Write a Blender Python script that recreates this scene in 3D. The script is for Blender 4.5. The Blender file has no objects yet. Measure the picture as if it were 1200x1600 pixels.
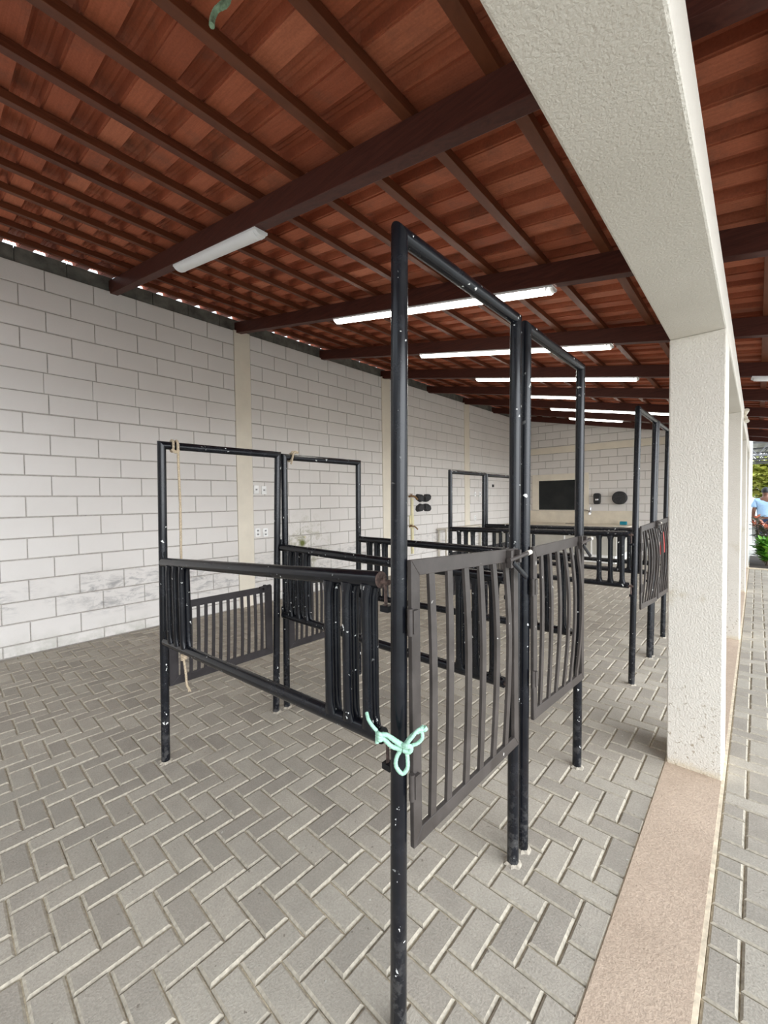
import bpy, bmesh, math, random
from math import sin, cos, pi, radians
from mathutils import Vector, Matrix, noise
random.seed(7)
S = bpy.context.scene
COL = S.collection
H = 1.4327                       # camera height
XW = -5.16                       # block wall face
YB = 11.66                       # back wall face
XF, XR = -0.70, -2.42            # front / rear line of stall frames
def zb(x): return 2.76 - .202 * (x + .58)      # underside of the rafters
RH, BH = .14, .045                               # rafter and batten depth
def zt(x): return zb(x) + RH + BH               # underside of the tiles

# ------------------------------------------------------------------ materials
def new_mat(name):
    m = bpy.data.materials.new(name); m.use_nodes = True
    n = m.node_tree.nodes; b = n['Principled BSDF']
    return m, m.node_tree.nodes, m.node_tree.links, b
def nz(n, l, scale, detail=4, rough=.6, vec=None, dist=0):
    t = n.new('ShaderNodeTexNoise'); t.inputs['Scale'].default_value = scale
    t.inputs['Detail'].default_value = detail; t.inputs['Roughness'].default_value = rough
    t.inputs['Distortion'].default_value = dist
    if vec is not None: l.new(vec, t.inputs['Vector'])
    return t
def ramp(n, l, fac, stops):
    r = n.new('ShaderNodeValToRGB'); e = r.color_ramp.elements
    while len(e) < len(stops): e.new(.5)
    for k, (p, c) in enumerate(stops):
        e[k].position = p; e[k].color = (*c, 1) if len(c) == 3 else c
    l.new(fac, r.inputs['Fac']); return r
def mixc(n, l, fac, a, b, mode='MIX'):
    m = n.new('ShaderNodeMix'); m.data_type = 'RGBA'; m.blend_type = mode
    for s, v in ((m.inputs[0], fac), (m.inputs[6], a), (m.inputs[7], b)):
        if hasattr(v, 'is_linked'): l.new(v, s)
        elif isinstance(v, (int, float)): s.default_value = v
        else: s.default_value = (*v, 1)
    return m.outputs[2]
def math_n(n, l, op, a, b=None, c=None):
    m = n.new('ShaderNodeMath'); m.operation = op
    for s, v in zip(m.inputs, (a, b, c)):
        if v is None: continue
        if hasattr(v, 'is_linked'): l.new(v, s)
        else: s.default_value = v
    return m.outputs[0]
def objco(n): return n.new('ShaderNodeNewGeometry').outputs['Position']
def bump(n, l, b, h, st=.3, d=.01):
    u = n.new('ShaderNodeBump'); u.inputs['Strength'].default_value = st; u.inputs['Distance'].default_value = d
    l.new(h, u.inputs['Height']); l.new(u.outputs[0], b.inputs['Normal'])
def maprange(n, l, v, a, b_, c=0., d=1.):
    m = n.new('ShaderNodeMapRange'); l.new(v, m.inputs[0])
    for k, q in enumerate((a, b_, c, d)): m.inputs[k + 1].default_value = q
    return m.outputs[0]
def simple(name, col, rough=.5, metal=0, nscale=0, namt=.15, bst=0, spec=.5):
    m, n, l, b = new_mat(name)
    b.inputs['Roughness'].default_value = rough; b.inputs['Metallic'].default_value = metal
    b.inputs['Specular IOR Level'].default_value = spec
    t = nz(n, l, nscale or 12, vec=objco(n))
    lo = tuple(c * (1 - namt) for c in col); hi = tuple(min(1, c * (1 + namt)) for c in col)
    r = ramp(n, l, t.outputs['Fac'], [(.3, lo), (.7, hi)]); l.new(r.outputs[0], b.inputs['Base Color'])
    if bst: bump(n, l, b, t.outputs['Fac'], bst, .004)
    return m

def mat_steel(name, base, chip, rough, amt):
    m, n, l, b = new_mat(name); p = objco(n)
    t = nz(n, l, 34, 3, .55, p, .3); c = nz(n, l, 5, 2, .5, p)
    chips = math_n(n, l, 'MULTIPLY', maprange(n, l, t.outputs['Fac'], amt, amt + .012), maprange(n, l, c.outputs['Fac'], .47, .56))
    d = nz(n, l, 11, 5, .7, p)
    cc = ramp(n, l, d.outputs['Fac'], [(.35, base), (.72, tuple(x * 1.7 + .004 for x in base))])
    sx = n.new('ShaderNodeSeparateXYZ'); l.new(p, sx.inputs[0])
    low = math_n(n, l, 'MULTIPLY', maprange(n, l, sx.outputs[2], .42, .0), maprange(n, l, nz(n, l, 26, 4, .7, p).outputs['Fac'], .5, .62))
    c2 = mixc(n, l, math_n(n, l, 'MULTIPLY', low, .22), cc.outputs[0], (.22, .21, .2))   # scuffed and dusty feet
    c3 = mixc(n, l, chips, c2, chip)
    l.new(c3, b.inputs['Base Color']); b.inputs['Specular IOR Level'].default_value = .36
    l.new(maprange(n, l, d.outputs['Fac'], .3, .75, rough - .05, rough + .10), b.inputs['Roughness'])
    bump(n, l, b, nz(n, l, 60, 3, .6, p).outputs['Fac'], .05, .001)
    return m
M_PIPE = mat_steel('black_painted_pipe', (.0045, .0052, .0075), (.75, .75, .72), .22, .68)
M_GATE = mat_steel('weathered_flat_bar', (.040, .034, .031), (.45, .43, .4), .42, .72)
M_RGATE = mat_steel('weathered_rear_bar', (.018, .015, .016), (.3, .29, .28), .45, .76)
M_RUST = simple('rusty_cut_end', (.085, .055, .045), .8, 0, 90, .75)
M_CHIP = simple('worn_white_bolt', (.68, .64, .55), .5, 0, 60, .4)
M_REDP = simple('red_plastic', (.62, .05, .045), .5)

def mat_wall():
    m, n, l, b = new_mat('painted_block'); p = objco(n)
    t = nz(n, l, 1.3, 5, .6, p); f = nz(n, l, 55, 4, .6, p)
    base = ramp(n, l, t.outputs['Fac'], [(.3, (.69, .66, .63)), (.7, (.74, .71, .68))])
    sx = n.new('ShaderNodeSeparateXYZ'); l.new(p, sx.inputs[0])
    mp = n.new('ShaderNodeMapping'); mp.inputs['Scale'].default_value = (7, 5, 13); l.new(p, mp.inputs[0])
    g = nz(n, l, 1.4, 6, .72, mp.outputs[0], .6)
    g2 = nz(n, l, 1.7, 3, .6, p)
    band = math_n(n, l, 'MULTIPLY', maprange(n, l, sx.outputs[2], .78, .60), maprange(n, l, sx.outputs[2], .22, .36))
    dirt = math_n(n, l, 'MULTIPLY', math_n(n, l, 'MULTIPLY', band, maprange(n, l, g.outputs['Fac'], .47, .66)), maprange(n, l, g2.outputs['Fac'], .38, .54))
    c = mixc(n, l, math_n(n, l, 'MULTIPLY', dirt, .85), base.outputs[0], (.30, .29, .29))
    foot = math_n(n, l, 'MULTIPLY', maprange(n, l, sx.outputs[2], .22, .02), maprange(n, l, nz(n, l, 6, 5, .7, p).outputs['Fac'], .42, .62))
    c = mixc(n, l, math_n(n, l, 'MULTIPLY', foot, .6), c, (.42, .42, .36))
    # damp green stain below a leaking pipe outlet
    vd = n.new('ShaderNodeVectorMath'); vd.operation = 'DISTANCE'; l.new(p, vd.inputs[0]); vd.inputs[1].default_value = (XW, 3.86, .70)
    st = math_n(n, l, 'MULTIPLY', maprange(n, l, vd.outputs['Value'], .62, .1), maprange(n, l, nz(n, l, 7, 6, .75, p, 1).outputs['Fac'], .47, .62))
    c = mixc(n, l, math_n(n, l, 'MULTIPLY', st, .9), c, (.27, .26, .14))
    vd2 = n.new('ShaderNodeVectorMath'); vd2.operation = 'DISTANCE'; l.new(p, vd2.inputs[0]); vd2.inputs[1].default_value = (XW, 3.82, .79)
    c = mixc(n, l, maprange(n, l, vd2.outputs['Value'], .075, .03), c, (.13, .15, .035))
    l.new(c, b.inputs['Base Color']); b.inputs['Roughness'].default_value = .75
    bump(n, l, b, f.outputs['Fac'], .35, .004)
    return m
M_WALL = mat_wall()
M_CREAM = simple('cream_paint', (.75, .69, .58), .65, 0, 5, .05, .1)
M_JOINT_SHADE = simple('shadow_grey_joint', (.40, .37, .34), .85, 0, 40, .2, .2)  # block joints, their shadow put into the colour as a darker grey
M_RAW = simple('raw_grey_concrete', (.15, .15, .13), .9, 0, 7, .45, .3)

def mat_stucco():
    m, n, l, b = new_mat('rough_cream_stucco'); p = objco(n)
    f = nz(n, l, 120, 3, .55, p, .4); t = nz(n, l, 2.2, 4, .6, p)
    base = ramp(n, l, t.outputs['Fac'], [(.3, (.70, .655, .58)), (.7, (.76, .715, .64))])
    sx = n.new('ShaderNodeSeparateXYZ'); l.new(p, sx.inputs[0])
    sp = nz(n, l, 50, 4, .6, p, .6)
    dirt = math_n(n, l, 'MULTIPLY', maprange(n, l, sx.outputs[2], .75, .1), maprange(n, l, sp.outputs['Fac'], .59, .65))
    c = mixc(n, l, math_n(n, l, 'MULTIPLY', dirt, .8), base.outputs[0], (.30, .235, .15))
    pt = math_n(n, l, 'MULTIPLY', math_n(n, l, 'MULTIPLY', maprange(n, l, sx.outputs[2], .99, .93), maprange(n, l, sx.outputs[2], .83, .88)), maprange(n, l, nz(n, l, 9, 4, .6, p).outputs['Fac'], .5, .62))
    c = mixc(n, l, math_n(n, l, 'MULTIPLY', pt, .4), c, (.5, .42, .28))
    ft = maprange(n, l, math_n(n, l, 'ADD', sx.outputs[2], math_n(n, l, 'MULTIPLY', sp.outputs['Fac'], .08)), .085, .05)
    c = mixc(n, l, math_n(n, l, 'MULTIPLY', ft, .5), c, (.62, .5, .30))
    l.new(c, b.inputs['Base Color']); b.inputs['Roughness'].default_value = .8
    bump(n, l, b, f.outputs['Fac'], .7, .006)
    return m
M_STUC = mat_stucco()

def mat_paver():
    m, n, l, b = new_mat('concrete_paver'); p = objco(n)
    g = n.new('ShaderNodeNewGeometry')
    r = ramp(n, l, g.outputs['Random Per Island'], [(0, (.272, .243, .205)), (.5, (.325, .292, .245)), (1, (.375, .34, .285))])
    f = nz(n, l, 140, 4, .65, p); k = nz(n, l, 9, 5, .65, p); v = nz(n, l, .9, 3, .5, p)
    c = mixc(n, l, .75, r.outputs[0], ramp(n, l, f.outputs['Fac'], [(.3, (.40, .40, .40)), (.7, (.64, .64, .64))]).outputs[0], 'OVERLAY')
    c = mixc(n, l, .6, c, ramp(n, l, k.outputs['Fac'], [(.3, (.42, .42, .42)), (.72, (.58, .58, .58))]).outputs[0], 'OVERLAY')
    c = mixc(n, l, maprange(n, l, v.outputs['Fac'], .45, .7, 0, .35), c, (.30, .285, .24))
    sp = nz(n, l, 46, 2, .5, p)
    c = mixc(n, l, maprange(n, l, sp.outputs['Fac'], .72, .75, 0, .6), c, (.10, .08, .06))     # dark crumbs and drips
    c = mixc(n, l, maprange(n, l, nz(n, l, 23, 2, .5, p).outputs['Fac'], .75, .78, 0, .5), c, (.62, .6, .54))
    l.new(c, b.inputs['Base Color']); b.inputs['Roughness'].default_value = .78; b.inputs['Specular IOR Level'].default_value = .3
    bump(n, l, b, f.outputs['Fac'], .5, .004)
    return m
M_PAVE = mat_paver()
M_EDGE = simple('sanded_paver_edge', (.37, .33, .265), .9, 0, 70, .25, .3)
M_SAND = simple('joint_sand', (.42, .36, .26), .95, 0, 60, .4, .3)
def mat_kerb():
    m, n, l, b = new_mat('pinkish_screed'); p = objco(n)
    t = nz(n, l, 3, 5, .65, p); f = nz(n, l, 110, 4, .6, p)
    c = ramp(n, l, t.outputs['Fac'], [(.3, (.39, .298, .222)), (.7, (.47, .365, .277))]).outputs[0]
    c = mixc(n, l, .7, c, ramp(n, l, f.outputs['Fac'], [(.3, (.4, .4, .4)), (.7, (.6, .6, .6))]).outputs[0], 'OVERLAY')
    l.new(c, b.inputs['Base Color']); b.inputs['Roughness'].default_value = .85
    bump(n, l, b, f.outputs['Fac'], .6, .005); return m
M_KERB = mat_kerb()
M_LIP = simple('pale_mortar', (.60, .51, .38), .9, 0, 40, .25, .3)

M_FOOT = simple('grey_mortar', (.36, .32, .26), .9, 0, 60, .35, .4)
def mat_wood():
    m, n, l, b = new_mat('varnished_roof_timber'); p = objco(n)
    mp = n.new('ShaderNodeMapping'); mp.inputs['Scale'].default_value = (1, 1, 14); l.new(p, mp.inputs[0])
    g = nz(n, l, 5, 6, .65, mp.outputs[0], 1)
    oi = n.new('ShaderNodeObjectInfo')
    c = ramp(n, l, g.outputs['Fac'], [(.25, (.070, .020, .010)), (.75, (.165, .050, .024))]).outputs[0]
    c = mixc(n, l, math_n(n, l, 'MULTIPLY', oi.outputs['Random'], .35), c, (.24, .085, .035))
    l.new(c, b.inputs['Base Color']); b.inputs['Roughness'].default_value = .5; b.inputs['Specular IOR Level'].default_value = .2
    bump(n, l, b, g.outputs['Fac'], .2, .003); return m
M_WOOD = mat_wood()
def mat_wood_dark():
    m, n, l, b = new_mat('dark_rafter_timber'); p = objco(n)
    mp = n.new('ShaderNodeMapping'); mp.inputs['Scale'].default_value = (1, 8, 14); l.new(p, mp.inputs[0])
    g = nz(n, l, 4, 6, .65, mp.outputs[0], 1)
    c = ramp(n, l, g.outputs['Fac'], [(.25, (.050, .017, .013)), (.75, (.11, .036, .025))]).outputs[0]
    l.new(c, b.inputs['Base Color']); b.inputs['Roughness'].default_value = .5; b.inputs['Specular IOR Level'].default_value = .2
    bump(n, l, b, g.outputs['Fac'], .2, .003); return m
M_RAFT = mat_wood_dark()
def mat_tile():
    m, n, l, b = new_mat('clay_roof_tile'); p = objco(n)
    g = n.new('ShaderNodeNewGeometry')
    r = ramp(n, l, g.outputs['Random Per Island'], [(0, (.32, .088, .044)), (.5, (.41, .120, .060)), (1, (.48, .160, .085))])
    mp = n.new('ShaderNodeMapping'); mp.inputs['Scale'].default_value = (2, 30, 2); l.new(p, mp.inputs[0])
    s = nz(n, l, 3, 4, .6, mp.outputs[0]); k = nz(n, l, 4, 5, .7, p); f = nz(n, l, 120, 3, .6, p)
    c = mixc(n, l, .55, r.outputs[0], ramp(n, l, s.outputs['Fac'], [(.3, (.38, .38, .38)), (.7, (.6, .6, .6))]).outputs[0], 'OVERLAY')
    c = mixc(n, l, .5, c, ramp(n, l, f.outputs['Fac'], [(.3, (.4, .4, .4)), (.7, (.6, .6, .6))]).outputs[0], 'OVERLAY')
    c = mixc(n, l, maprange(n, l, k.outputs['Fac'], .52, .72, 0, .55), c, (.12, .07, .05))     # soot and damp marks
    l.new(c, b.inputs['Base Color']); b.inputs['Roughness'].default_value = .75; b.inputs['Specular IOR Level'].default_value = .2
    bump(n, l, b, s.outputs['Fac'], .3, .004); return m
M_TILE = mat_tile()

def emis(name, col, st):
    m, n, l, b = new_mat(name); b.inputs['Base Color'].default_value = (.9, .9, .9, 1)
    b.inputs['Emission Color'].default_value = (*col, 1); b.inputs['Emission Strength'].default_value = st
    t = nz(n, l, 3); b.inputs['Roughness'].default_value = .4
    return m
M_LIT = emis('lit_lamp_diffuser', (1, .99, .90), 9)
M_OFF = simple('white_lamp_plastic', (.90, .92, .93), .35, 0, 5, .03)
M_ROPE = simple('beige_sisal_rope', (.46, .37, .26), .9, 0, 160, .35, .5)
M_GROPE = simple('mint_green_rope', (.33, .56, .43), .7, 0, 160, .22, .5)
M_DGROPE = simple('faded_green_cord', (.25, .38, .25), .8, 0, 160, .3, .4)
M_MARB = simple('cream_stone', (.70, .63, .51), .35, 0, 4, .10)
M_MARB2 = simple('pale_stone_top', (.62, .58, .50), .4, 0, 6, .12)
M_GREY = simple('grey_panel', (.47, .45, .40), .6, 0, 6, .08)
M_WHITE = simple('white_paint', (.82, .82, .80), .6, 0, 5, .04)
M_BLKP = simple('black_plastic', (.016, .017, .019), .35, 0, 20, .2)
M_BLKR = simple('black_rubber', (.028, .028, .03), .7, 0, 40, .5, .3)
M_CHR = simple('chrome', (.75, .76, .78), .15, 1)
M_TEAL = simple('teal_sponge', (.01, .22, .30), .9, 0, 90, .4, .4)
M_BRASS = simple('tarnished_brass', (.22, .12, .05), .4, .6, 30, .4)
M_YPIPE = simple('yellowed_pipe', (.74, .68, .44), .5, 0, 10, .1)
M_OUT = simple('white_outlet', (.88, .88, .86), .4)
M_DARKS = simple('outlet_socket_grey', (.28, .28, .28), .5)
m, n, l, b = new_mat('dark_window_glass'); M_GLASS = m
b.inputs['Roughness'].default_value = .15; b.inputs['Specular IOR Level'].default_value = .25; t = nz(n, l, 2.5, 4, .6, objco(n))
l.new(ramp(n, l, t.outputs['Fac'], [(.3, (.007, .009, .010)), (.7, (.018, .02, .02))]).outputs[0], b.inputs['Base Color'])
M_GROUND = simple('outdoor_concrete', (.44, .42, .37), .9, 0, 3, .1)
M_SOIL = simple('dark_soil', (.04, .028, .02), .95, 0, 20, .4, .5)
def leafmat(name, col, var):
    m, n, l, b = new_mat(name); g = n.new('ShaderNodeNewGeometry')
    r = ramp(n, l, g.outputs['Random Per Island'], [(0, col), (1, var)]); l.new(r.outputs[0], b.inputs['Base Color'])
    b.inputs['Roughness'].default_value = .45; return m
M_LEAF = leafmat('bright_green_leaf', (.06, .22, .025), (.22, .46, .05))
M_LEAF2 = leafmat('purple_green_leaf', (.05, .10, .05), (.22, .17, .15))
M_FLOW = leafmat('salmon_bract', (.70, .16, .10), (.80, .40, .27))
M_TREE = leafmat('yellow_green_leaf', (.30, .36, .06), (.62, .58, .16))
M_BARK = simple('grey_bark', (.16, .12, .09), .9, 0, 20, .4)
M_SKIN = simple('brown_skin', (.20, .09, .055), .5)
M_SHIRT = simple('light_blue_cotton', (.42, .62, .86), .8, 0, 25, .08)
M_JEANS = simple('dark_navy_cloth', (.02, .035, .075), .85, 0, 60, .3)
M_HAIR = simple('black_hair', (.012, .011, .011), .6, 0, 80, .3)
M_SHED = simple('galvanised_sheet', (.50, .49, .45), .5, .3, 5, .1)
M_TRUSS = simple('grey_steel_truss', (.22, .22, .23), .5, .4)

# ------------------------------------------------------------------ mesh builder
class MB:
    def __init__(s): s.v = []; s.f = []; s.m = []; s.sm = []
    def add(s, vs, fs, mi=0, sm=False):
        o = len(s.v); s.v += [tuple(p) for p in vs]
        for f in fs: s.f.append([o + i for i in f]); s.m.append(mi); s.sm.append(sm)
    def box(s, a, b, mi=0, T=None):
        x0, y0, z0 = a; x1, y1, z1 = b
        vs = [(x0, y0, z0), (x1, y0, z0), (x1, y1, z0), (x0, y1, z0), (x0, y0, z1), (x1, y0, z1), (x1, y1, z1), (x0, y1, z1)]
        if T: vs = [T @ Vector(p) for p in vs]
        s.add(vs, [(0, 3, 2, 1), (4, 5, 6, 7), (0, 1, 5, 4), (1, 2, 6, 5), (2, 3, 7, 6), (3, 0, 4, 7)], mi)
    def tube(s, pts, r, n=14, mi=0, cap=True, up=None, closed=False):
        """r: radius, or a list of radii / (ru, rv) per point; u = along `up`, v across"""
        P = [Vector(p) for p in pts]; k = len(P)
        R = r if isinstance(r, list) else [r] * k
        rings = []; U = None
        for i in range(k):
            if closed: d = P[(i + 1) % k] - P[i - 1]
            else: d = (P[min(i + 1, k - 1)] - P[max(i - 1, 0)])
            d.normalize()
            if U is None:
                U = Vector(up) if up else (Vector((0, 0, 1)) if abs(d.z) < .9 else Vector((1, 0, 0)))
            U = (U - d * U.dot(d)).normalized(); V = d.cross(U)
            ru, rv = R[i] if isinstance(R[i], tuple) else (R[i], R[i])
            rings.append([P[i] + U * (ru * cos(2 * pi * j / n)) + V * (rv * sin(2 * pi * j / n)) for j in range(n)])
        vs = [p for q in rings for p in q]; fs = []
        for i in range(k if closed else k - 1):
            a = i * n; b_ = ((i + 1) % k) * n
            for j in range(n): fs.append((a + j, a + (j + 1) % n, b_ + (j + 1) % n, b_ + j))
        s.add(vs, fs, mi, True)
        if cap and not closed:
            s.add(rings[0], [tuple(range(n))[::-1]], mi); s.add(rings[-1], [tuple(range(n))], mi)
    def cut_tube(s, a, b_, r, na, nb, n=20):
        """pipe from a to b_ whose ends are cut by the planes with normals na, nb"""
        A, B = Vector(a), Vector(b_); d = (B - A).normalized(); U = Vector((1, 0, 0)); U = (U - d * U.dot(d)).normalized(); W = d.cross(U); rings = []
        for P, N in ((A, Vector(na)), (B, Vector(nb))):
            q = []
            for j in range(n):
                o = U * (r * cos(2 * pi * j / n)) + W * (r * sin(2 * pi * j / n)); q.append(P + o - d * (o.dot(N) / d.dot(N)))
            rings.append(q)
        s.add(rings[0] + rings[1], [(j, (j + 1) % n, n + (j + 1) % n, n + j) for j in range(n)], 0, True)
        s.add(rings[0], [tuple(range(n))[::-1]]); s.add(rings[1], [tuple(range(n))])
    def prism(s, poly, ax, a, b_, mi=0):
        """extrude a 2-D polygon along axis ax (0 x,1 y,2 z) from a to b_"""
        def pt(p, t):
            q = [0, 0, 0]; o = [i for i in range(3) if i != ax]; q[o[0]], q[o[1]], q[ax] = p[0], p[1], t; return q
        n = len(poly); vs = [pt(p, a) for p in poly] + [pt(p, b_) for p in poly]
        s.add(vs, [tuple(range(n))[::-1], tuple(range(n, 2 * n))] + [(i, (i + 1) % n, n + (i + 1) % n, n + i) for i in range(n)], mi)
    def build(s, name, mats, parent=None, bevel=0, label=None, fix=True):
        me = bpy.data.meshes.new(name); me.from_pydata(s.v, [], s.f)
        for q in (mats if isinstance(mats, (list, tuple)) else [mats]): me.materials.append(q)
        me.polygons.foreach_set('material_index', s.m); me.polygons.foreach_set('use_smooth', s.sm)
        me.update()
        if fix:
            bm = bmesh.new(); bm.from_mesh(me); bmesh.ops.recalc_face_normals(bm, faces=bm.faces); bm.to_mesh(me); bm.free()
        o = bpy.data.objects.new(name, me); COL.objects.link(o)
        if parent:
            o.parent = parent
            o.matrix_parent_inverse = world(parent).inverted()
        if bevel:
            md = o.modifiers.new('bevel', 'BEVEL'); md.width = bevel; md.segments = 2; md.limit_method = 'ANGLE'; md.angle_limit = radians(40)
        if label: o['label'] = label
        return o
def world(o):
    m = o.matrix_basis.copy()
    if o.parent: m = world(o.parent) @ o.matrix_parent_inverse @ m
    return m
def tag(o, label, cat, group=None, kind=None):
    o['label'] = label; o['category'] = cat
    if group: o['group'] = group
    if kind: o['kind'] = kind
    return o
def thing(name, label, cat, loc, group=None):
    o = bpy.data.objects.new(name, None); COL.objects.link(o); o.location = loc; o.empty_display_size = .1
    return tag(o, label, cat, group)
def struct(o): o['kind'] = 'structure'; return o
def bez(pts, k=6):
    """Catmull-Rom through pts"""
    P = [Vector(p) for p in pts]; out = []
    for i in range(len(P) - 1):
        a, b_, c, d = P[max(i - 1, 0)], P[i], P[i + 1], P[min(i + 2, len(P) - 1)]
        for j in range(k):
            t = j / k
            out.append(.5 * ((2 * b_) + (c - a) * t + (2 * a - 5 * b_ + 4 * c - d) * t * t + (3 * b_ - a - 3 * c + d) * t ** 3))
    return out + [P[-1]]

# ------------------------------------------------------------------ floor
CELL = .0925
def slab_faces(mb, corners, nrm, ch, dp, mi, base, edge=None):
    """bevelled brick: 4 corners (ccw), outward normal, chamfer and chamfer depth, side depth"""
    C = [Vector(c) for c in corners]; ctr = sum(C, Vector()) / 4; N = Vector(nrm)
    e1 = (C[1] - C[0]).normalized(); e2 = (C[3] - C[0]).normalized()
    sg = [(1, 1), (-1, 1), (-1, -1), (1, -1)]
    top = [C[i] + e1 * ch * sg[i][0] + e2 * ch * sg[i][1] for i in range(4)]
    mid = [C[i] - N * dp for i in range(4)]; bot = [C[i] - N * base for i in range(4)]
    fs = [(0, 1, 2, 3)]
    for i in range(4):
        j = (i + 1) % 4
        fs += [(4 + i, 4 + j, j, i), (8 + i, 8 + j, 4 + j, 4 + i)]
    mb.add(top + mid + bot, fs, mi)
    if edge is not None:
        for q in range(1, 9): mb.m[-q] = edge
def pavers(mb, x0, x1, y0, y1, ox, oy):
    rnd = random.Random(3)
    i0, i1 = math.floor((x0 - ox) / CELL) - 2, math.ceil((x1 - ox) / CELL) + 1
    j0, j1 = math.floor((y0 - oy) / CELL) - 2, math.ceil((y1 - oy) / CELL) + 1
    for i in range(i0, i1):
        for j in range(j0, j1):
            q = (i - j) % 4
            if q == 0: a = (i, j, i + 2, j + 1)
            elif q == 3: a = (i, j, i + 1, j + 2)
            else: continue
            xa, ya, xb, yb = ox + a[0] * CELL, oy + a[1] * CELL, ox + a[2] * CELL, oy + a[3] * CELL
            g = .0022
            xa, ya, xb, yb = max(xa, x0) + g, max(ya, y0) + g, min(xb, x1) - g, min(yb, y1) - g
            if xb - xa < .014 or yb - ya < .014: continue
            zz = [rnd.uniform(-.0016, .0016) for _ in range(2)]; dz = rnd.uniform(-.0012, .0012)
            slab_faces(mb, [(xa, ya, dz), (xb, ya, dz + zz[0]), (xb, yb, dz + zz[0] + zz[1]), (xa, yb, dz + zz[1])], (0, 0, 1), .0070, .0055, 0, .016, 4)
fl = MB()
pavers(fl, XW, -.352, -2.4, YB, -.536, 1.16)
pavers(fl, -.106, 1.30, -2.4, 10.74, -.023, 1.4425)
fl.box((XW - .2, -2.4, -.06), (1.30, YB + .2, -.009), 1)
fl.box((-.352, -2.4, -.01), (-.119, YB, .004), 2)
fl.box((-.119, -2.4, -.01), (-.106, YB, .003), 3)
fl.box((-.358, -2.4, -.01), (-.352, YB, -.002), 3)
floor = struct(fl.build('floor', [M_PAVE, M_SAND, M_KERB, M_LIP, M_EDGE], fix=False))
g = MB(); g.box((1.30, -14, -.06), (26, 40, -.012)); g.box((-16, YB + .2, -.06), (1.30, 40, -.012)); g.box((-16, -14, -.06), (1.30, -2.4, -.012))
tag(struct(g.build('ground', M_GROUND)), 'plain concrete yard beyond the paved shelter', 'ground')

# ------------------------------------------------------------------ block walls
def blocks(mb, x, bays, ztop, rows, flat):
    rnd = random.Random(5)
    for (ya, yb_, ph) in bays:
        for r in range(rows):
            z1 = ztop - .2 * r; z0 = max(z1 - .2, 0)
            off = ph + (0 if r % 2 == 0 else .2)
            if r == flat: off = ph - .035
            k = math.floor((ya - off) / .4); y = off + .4 * k
            while y < yb_ - .001:
                a, b_ = max(y, ya), min(y + .4, yb_)
                y += .4
                if b_ - a < .03: continue
                g = .003 if r == flat and rnd.random() < .8 else .0058
                d = .004 if r == flat else .008
                j = rnd.uniform(-.0015, .0015)
                slab_faces(mb, [(x + j, a + g * .6, z0 + g), (x + j, b_ - g * .6, z0 + g), (x + j, b_ - g * .6, z1 - g), (x + j, a + g * .6, z1 - g)], (1, 0, 0), .004, d * .6, 0, .02)
w = MB(); ZW = 3.713
PIL = [(2.77, 3.0), (5.665, 5.895), (8.56, 8.79)]
blocks(w, XW, [(-2.6, 2.77, .815), (3.0, 5.665, 3.185), (5.895, 8.56, 6.626), (8.79, YB, 9.42)], ZW, 19, 5)
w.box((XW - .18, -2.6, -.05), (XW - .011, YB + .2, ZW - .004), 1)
struct(w.build('wall_left', [M_WALL, M_JOINT_SHADE], fix=False))
for k, (a, b_) in enumerate(PIL):
    p = MB(); p.box((XW - .03, a, -.02), (XW + .008, b_, ZW + .004))
    struct(p.build('trim_%d' % (k + 1), M_CREAM, bevel=.004))
rs = MB()
y = -2.6
while y < YB:
    rs.box((XW - .16, y + .003, ZW), (XW - .035, min(y + .397, YB), zt(XW) - .004)); y += .4
struct(rs.build('trim_4', M_RAW))
# back wall
def bx(x): return x * YB / 11.08
def bz(z): return H + (z - H) * YB / 11.08
def roofz(x): return zt(x) + .02
w = MB(); rnd = random.Random(8)
XE = -.35; base = bz(2.222)
for r in range(-12, 9):
    z0, z1 = base + .2 * r, base + .2 * r + .2
    if z1 < .02: continue
    off = bx(-3.055) + (.2 if r % 2 else 0)
    k = math.floor((XW - off) / .4); x = off + .4 * k
    while x < XE:
        a, b_ = max(x, XW + .002), min(x + .4, XE); x += .4
        if b_ - a < .03: continue
        g = .0062; t0, t1 = min(z1 - g, roofz(a)), min(z1 - g, roofz(b_))
        if min(t0, t1) - z0 < .03: continue
        slab_faces(w, [(b_ - g * .6, YB, max(z0, 0) + g), (a + g * .6, YB, max(z0, 0) + g), (a + g * .6, YB, t0), (b_ - g * .6, YB, t1)], (0, -1, 0), .004, .004, 0, .02)
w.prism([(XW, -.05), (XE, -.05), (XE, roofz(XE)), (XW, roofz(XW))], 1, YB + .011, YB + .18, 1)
struct(w.build('wall_back', [M_WALL, M_JOINT_SHADE], fix=False))
p = MB(); p.box((XW + .01, YB - .012, bz(2.607)), (XE, YB + .02, bz(2.774))); struct(p.build('trim_5', M_CREAM, bevel=.003))

# ------------------------------------------------------------------ columns and beam
BT = 2.25
def column(y0, y1, label):
    m = MB(); m.box((-.348, y0, -.01), (-.118, y1, BT))
    return tag(m.build('concrete_column', M_STUC, bevel=.006), label, 'column', 'stuccoed columns under the concrete beam')
column(2.625, 2.915, 'nearest cream stuccoed square column with mud splashes at its foot')
column(5.335, 5.625, 'second cream column, mostly hidden behind the nearest column')
column(8.05, 8.34, 'third cream column along the pink screed strip')
column(10.76, 11.05, 'farthest cream column beside the planting bed')
m = MB(); m.box((-.348, -2.4, BT), (-.116, 12.3, 2.43))
tag(m.build('concrete_beam', M_STUC, bevel=.008), 'long cream stuccoed concrete beam carried on the row of columns', 'beam')

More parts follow.
